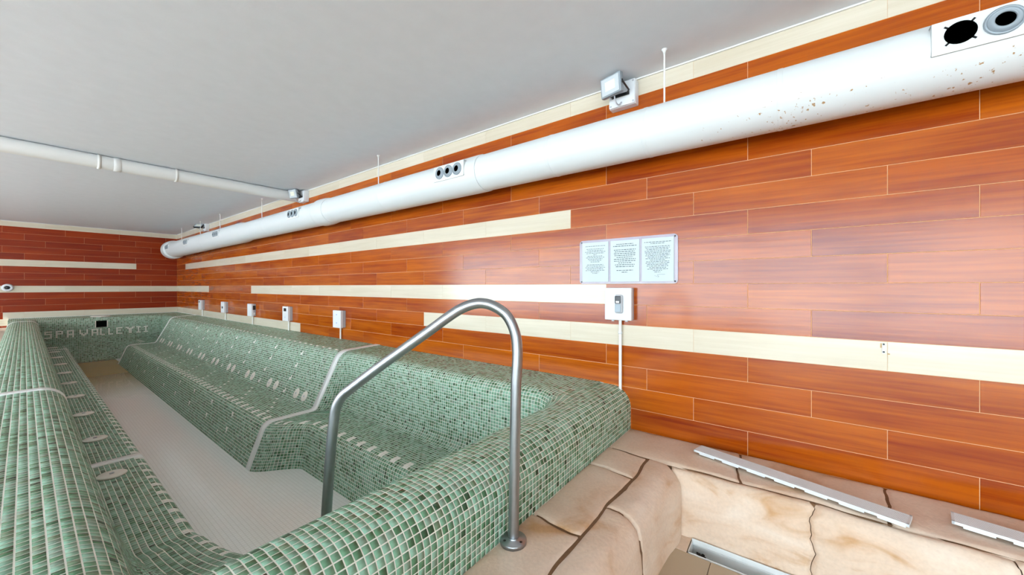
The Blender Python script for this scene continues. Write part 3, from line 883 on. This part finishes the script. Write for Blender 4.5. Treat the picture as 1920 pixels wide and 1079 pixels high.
# small rivet heads / tabs
for y, a in ((.62, .30), (3.55, .35), (6.6, .3), (9.4, .3)):
    r = .149 if y < 2.1 else .157 if y < 7.75 else .182
    MB().lathe([(0, .004), (.009, .003), (.011, -.006)], (-r * math.cos(a), y, -r * math.sin(a) + .05), 'X', 10).build('rivet', 'pipe', duct)

def outlet(y, r, sc, count=3, missing=()):
    """plate with jet nozzles facing into the room"""
    hw, hh = .185 * sc, .064 * sc
    fx = -r - .004
    pl = MB()
    # framed plate with square cheeks running back to the tube
    n_ = 28
    outer = [(-hw, -hh), (hw, -hh), (hw, hh), (-hw, hh)]
    pl.box(fx, fx + .008, y - hw, y + hw, .03 - hh, .03 + hh, .002)
    pl.box(fx + .004, fx + .07, y - hw, y - hw + .006, .03 - hh, .03 + hh); pl.box(fx + .004, fx + .07, y + hw - .006, y + hw, .03 - hh, .03 + hh)
    pl.box(fx + .004, fx + .06, y - hw, y + hw, .03 - hh, .03 - hh + .006); pl.box(fx + .004, fx + .09, y - hw, y + hw, .03 + hh - .006, .03 + hh)
    p = pl.build('outlet_plate', 'duct', duct)
    MB().box(fx - .003, fx + .002, y - hw, y + hw, .03 - hh - .004, .03 - hh + .008).build('plate_lip', 'pipe', p)
    for k in range(count):
        yy = y + (1 - k) * .108 * sc
        if k in missing:
            h = MB().lathe([(0, 0), (.044 * sc, 0)], (fx - .0015, yy, .032), 'X', 28)  # flat black disc painted as the shade of an empty hole
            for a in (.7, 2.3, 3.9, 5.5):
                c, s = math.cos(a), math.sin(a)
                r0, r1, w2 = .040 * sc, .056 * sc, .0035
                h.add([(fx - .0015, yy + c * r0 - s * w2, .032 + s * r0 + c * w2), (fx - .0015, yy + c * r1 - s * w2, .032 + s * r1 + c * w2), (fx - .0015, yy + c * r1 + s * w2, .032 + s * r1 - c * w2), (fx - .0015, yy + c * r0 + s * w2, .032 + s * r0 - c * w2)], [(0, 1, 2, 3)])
            h.build('hole_shade_disc', 'black', p)
        else:
            nz = MB().lathe([(.052 * sc, 0), (.052 * sc, -.006), (.047 * sc, -.010), (.043 * sc, -.006), (.043 * sc, -.004), (.030 * sc, -.016), (.026 * sc, -.014), (.026 * sc, .0)], (fx, yy, .032), 'X', 28).build('nozzle', 'flood', p)
            MB().lathe([(0, 0), (.027 * sc, 0)], (fx - .009, yy, .032), 'X', 20).build('bore_shade', 'black', p)  # black disc stands for the shade in the nozzle
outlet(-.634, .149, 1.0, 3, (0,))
outlet(2.378, .156, 1.0)
outlet(5.45, .158, .95)
outlet(8.75, .180, .95)
outlet(10.87, .187, .95)
outlet(12.62, .199, .95)

# ------------------------------------------------------------------ pipe across the ceiling
pp = tag(empty('ceiling_pipe', (0, 6.12, 1.385)), 'white round drain pipe clamped across the underside of the ceiling', 'pipe')
MB().tube([(XL, 0, 0), (XR - .03, 0, 0)], .074, 28).build('pipe', 'pipe', pp)
for x in (.50, 1.143):
    c = MB().lathe([(.074, -.012), (.079, -.012), (.079, .012), (.074, .012)], (x, 0, 0), 'X', 28)
    c.build('clamp', 'white_trim', pp)
MB().lathe([(.074, -.03), (.077, -.028), (.077, .028), (.074, .03)], (.64, 0, 0), 'X', 28).build('sleeve', 'pipe', pp)

# ------------------------------------------------------------------ floodlights on junction boxes
def floodlight(y, zc, pan, tilt, label, dark=False):
    root = tag(empty('floodlight', (XR, y, zc)), label, 'floodlight', 'floodlights above the duct')
    jb_ = MB().box(-.062, 0, -.095, .095, -.085, .085, .006).build('junction_box', 'box', root)
    ld_ = MB().box(-.074, -.060, -.093, .093, -.083, .083, .005).build('lid', 'box', jb_)
    for a, c in ((-.08, -.07), (.08, -.07), (.08, .07), (-.08, .07)):
        MB().lathe([(0, -.003), (.006, -.003), (.007, 0)], (-.074, a, c), 'X', 10).build('screw', 'box_side', ld_)
    hx = Vector((-.165, .035, .028))
    R = Matrix.Translation(hx) @ Matrix.Rotation(pan, 4, 'Z') @ Matrix.Rotation(tilt, 4, 'Y')
    hd = MB(); hd.box(-.018, .018, -.082, .082, -.066, .066, .007)
    for k in range(7): hd.box(.016, .030, -.066 + k * .022 - .003, -.066 + k * .022 + .003, -.052, .052)
    body = hd.xf(R).build('lamp_head', 'dark' if dark else 'flood', root)
    MB().box(-.0205, -.0175, -.070, .070, -.055, .055, .001).xf(R).build('glass', 'floodglass', body)
    MB().box(-.0225, -.0195, -.040, .040, -.030, .030, .001).xf(R).build('led_patch', 'led', body)
    br = MB()
    br.box(-.004, .004, .083, .087, -.012, .012); br.box(-.004, .004, -.087, -.083, -.012, .012)
    br.xf(R)
    br.tube([R @ Vector((0, .085, 0)), Vector((-.10, .09, .0)), Vector((-.078, .06, -.01))], .006, 8)
    br.tube([R @ Vector((0, -.085, 0)), Vector((-.10, -.06, .0)), Vector((-.078, -.04, -.01))], .006, 8)
    br.box(-.082, -.073, -.055, .07, -.02, .0)
    br.build('bracket', 'screw', root)
    MB().tube(spline([R @ Vector((.02, 0, -.05)), (-.13, .02, -.075), (-.10, .01, -.085), (-.078, 0, -.06)], 5), .005, 8).build('cable', 'box_side', root)
    return root
floodlight(.955, 1.352, -.25, -.12, 'grey floodlight on a white junction box, nearest of three above the duct')
floodlight(5.92, 1.365, .25, -.25, 'small floodlight at the end of the white ceiling pipe')
floodlight(10.9, 1.375, .9, .9, 'black floodlight tilted up near the far corner', True)

# ------------------------------------------------------------------ control boxes with conduits
def wall_box(name, y0, y1, z0, z1, dep, label, cat_, zfoot, ycond, group=None):
    root = tag(empty(name, (XR, (y0 + y1) / 2, z0)), label, cat_, group)
    w = (y1 - y0) / 2; h = z1 - z0
    MB().box(-dep * .55, 0, -w + .004, w - .004, .003, h - .003, .004).build('back_box', 'box_side', root)  # shade on the box sides put into the grey colour
    cv = MB().box(-dep, -dep * .5, -w, w, 0, h, .006).build('cover', 'box', root)
    yc = ycond - (y0 + y1) / 2
    cn = MB().tube([(-.02, yc, zfoot - z0), (-.02, yc, .01)], .011, 14).build('conduit', 'white_trim', root)
    return root, cv, cn, w, h, dep
near = -.746
root, cv, cn, w, h, dep = wall_box('fingerprint_reader', .889, 1.082, -.237, -.008, .07, 'white box with black fingerprint reader below the notices', 'reader', near, .985)
MB().lathe([(.011, -.008), (.014, -.008), (.014, .008), (.011, .008)], (-.02, 0, -.093 + .0), 'Z', 14).build('clip', 'box', root)
rd = MB().box(-.022, 0, -.028, .028, -.066, .066, .011).build('reader', 'box_side', cv, (-dep, -.012, .115))
MB().box(-.0245, -.020, -.019, .023, .004, .056, .004).build('scan_window', 'dark', rd)
MB().box(-.0245, -.020, -.019, .023, -.056, .0, .003).build('key_pad', 'flood', rd)
MB().box(-.0265, -.0235, -.008, .016, .008, .022, .002).build('sensor', 'box', rd)
for y in (-.05, .05): MB().lathe([(.008, 0), (.010, -.012), (0, -.012)], (-.03, y, .001), 'Z', 12).build('gland', 'box', root)
specs = [(4.765, 'white control box with two blue dots, nearest of the five above the bench', 0),
         (6.385, 'white control box with a dark square display at its top', 1),
         (7.945, 'white control box with a grey notched side, middle one of five', 2),
         (9.49, 'white control box with a small dark display low on its front', 3),
         (11.17, 'white control box farthest away beside the room corner', 4)]
for y, lab, k in specs:
    root, cv, cn, w, h, dep = wall_box('control_box', y, y + .205, -.55, -.318, .075, lab, 'control box', -.712, y + .10, 'control boxes on the wooden wall')
    X = -dep
    if k == 0:
        for z in (.175, .065): MB().lathe([(0, -.002), (.008, -.002), (.009, .001)], (X, .0, z), 'X', 12).build('button', 'button', cv)
    if k == 1:
        MB().box(X - .003, X + .002, -.045, .045, .155, .205, .001).build('display', 'dark', cv); MB().lathe([(0, -.002), (.008, -.002), (.009, .001)], (X, 0, .06), 'X', 12).build('button', 'button', cv)
    if k == 2:
        MB().box(-.05, -.01, -w - .004, -w + .01, .12, .20, .002).build('notch', 'dark', root)
        MB().box(-.045, -.01, -w - .004, -w + .01, .03, .07, .002).build('notch', 'box', root)
    if k == 3: MB().box(X - .003, X + .002, -.03, .03, .09, .135, .001).build('display', 'dark', cv)
    if k == 4: MB().box(X - .003, X + .002, -.01, .05, .17, .21, .001).build('display', 'dark', cv)

# ------------------------------------------------------------------ notice holder with three sheets
nb = tag(empty('notice_holder', (XR, .956, .021)), 'clear acrylic wall holder with three printed notice sheets', 'notice')
w2, hh = .355, .330
def rrect(w, h0, h1, r, n=6):
    pts = []
    for cx, cz, a0 in ((w - r, h1 - r, 0), (-w + r, h1 - r, 90), (-w + r, h0 + r, 180), (w - r, h0 + r, 270)):
        for k in range(n + 1):
            a = math.radians(a0 + 90 * k / n); pts.append((cx + r * math.cos(a), cz + r * math.sin(a)))
    return pts
def slab(pts, xa, xb):
    b = MB(); n = len(pts)
    b.rings([[(xa, p[0], p[1]) for p in pts], [(xb, p[0], p[1]) for p in pts]], True, True, True, False); return b
slab(rrect(w2, 0, hh, .025), -.010, -.001).build('acrylic_panel', 'acrylic', nb)
for a, c in ((-.338, .015), (.338, .015), (-.338, .315), (.338, .315)):
    MB().lathe([(0, -.004), (.005, -.004), (.006, 0)], (-.010, a, c), 'X', 10).build('screw', 'screw', nb)
lines = {0: [.80, .0, .70, .62, .82, .72, .14, .62, .74, .6, .5, .36, 0, .66, .72, .80, .68, .78, .34, .22],
         1: [.62, .86, .0, .80, .74, .80, .76, .6, .8, .78, .48, .72, .66, .0, .60, .22],
         2: [.9, .46, .0, .84, .80, .72, .86, .84, .78, .82, .66, .8, .5, .76, .8, .7, .72, .56, .68, .3, .2]}
for k, yc in enumerate((.2265, .0, -.2265)):
    sh = MB().box(-.0135, -.0112, yc - .1045, yc + .1045, .016, .312).build('notice_sheet', 'paper', nb)
    ink = MB(); L_ = lines[k]; stepz = .215 / len(L_)
    for i, f in enumerate(L_):
        if f <= 0: continue
        z = .282 - i * stepz; half = .1045 * f * .95; y = yc + half
        while y > yc - half:
            ww = random.uniform(.007, .022); e_ = max(yc - half, y - ww)
            hgt = .0046 if k == 1 else .0036
            ink.add([(-.0138, y, z), (-.0138, e_, z), (-.0138, e_, z + hgt), (-.0138, y, z + hgt)], [(0, 1, 2, 3)])
            y = e_ - .004
    if k == 2:
        sg = spline([(-.0138, yc + .02, .055), (-.0138, yc - .01, .045), (-.0138, yc + .0, .060), (-.0138, yc - .05, .062)], 5)
        ink.tube(sg, .0007, 4)
    tag(ink.build('printed_lines', 'ink', sh), kind='stuff')

# ------------------------------------------------------------------ small wall fittings
hk = tag(empty('wall_bracket', (XR, -.363, -.335)), 'tiny rusty screw bracket on the pale stripe at right', 'bracket')
MB().box(-.004, 0, -.006, .006, 0, .05, .001).build('plate', 'box', hk)
for z in (.008, .046): MB().lathe([(0, -.006), (.004, -.006), (.0045, -.003)], (0, 0, z), 'X', 10).build('screw', 'screw', hk)
MB().box(-.0016, 0, .007, .012, .028, .05, .0004).build('rust_mark', 'rust', hk)
MB().box(-.006, 0, -.022, -.014, -.004, .002, .001).build('stub', 'rust', hk)
wd_ = tag(empty('wall_spotlight', (-.22, YB, -.022)), 'small white round wall spot with dark centre on the far pale stripe', 'spotlight')
MB().lathe([(.085, 0), (.085, -.02), (.07, -.045), (.045, -.055), (.04, -.03), (.0, -.03)], (0, 0, 0), 'Y', 28).build('bezel', 'box', wd_)
MB().lathe([(.038, -.03), (.034, -.05), (.02, -.062), (0, -.066)], (0, 0, 0), 'Y', 20).build('lens', 'dark', wd_)

# ------------------------------------------------------------------ lift the whole scene so that the tiled floor lies at z = 0
for o in COL.objects:
    if o.parent is None:
        o.location.z += H
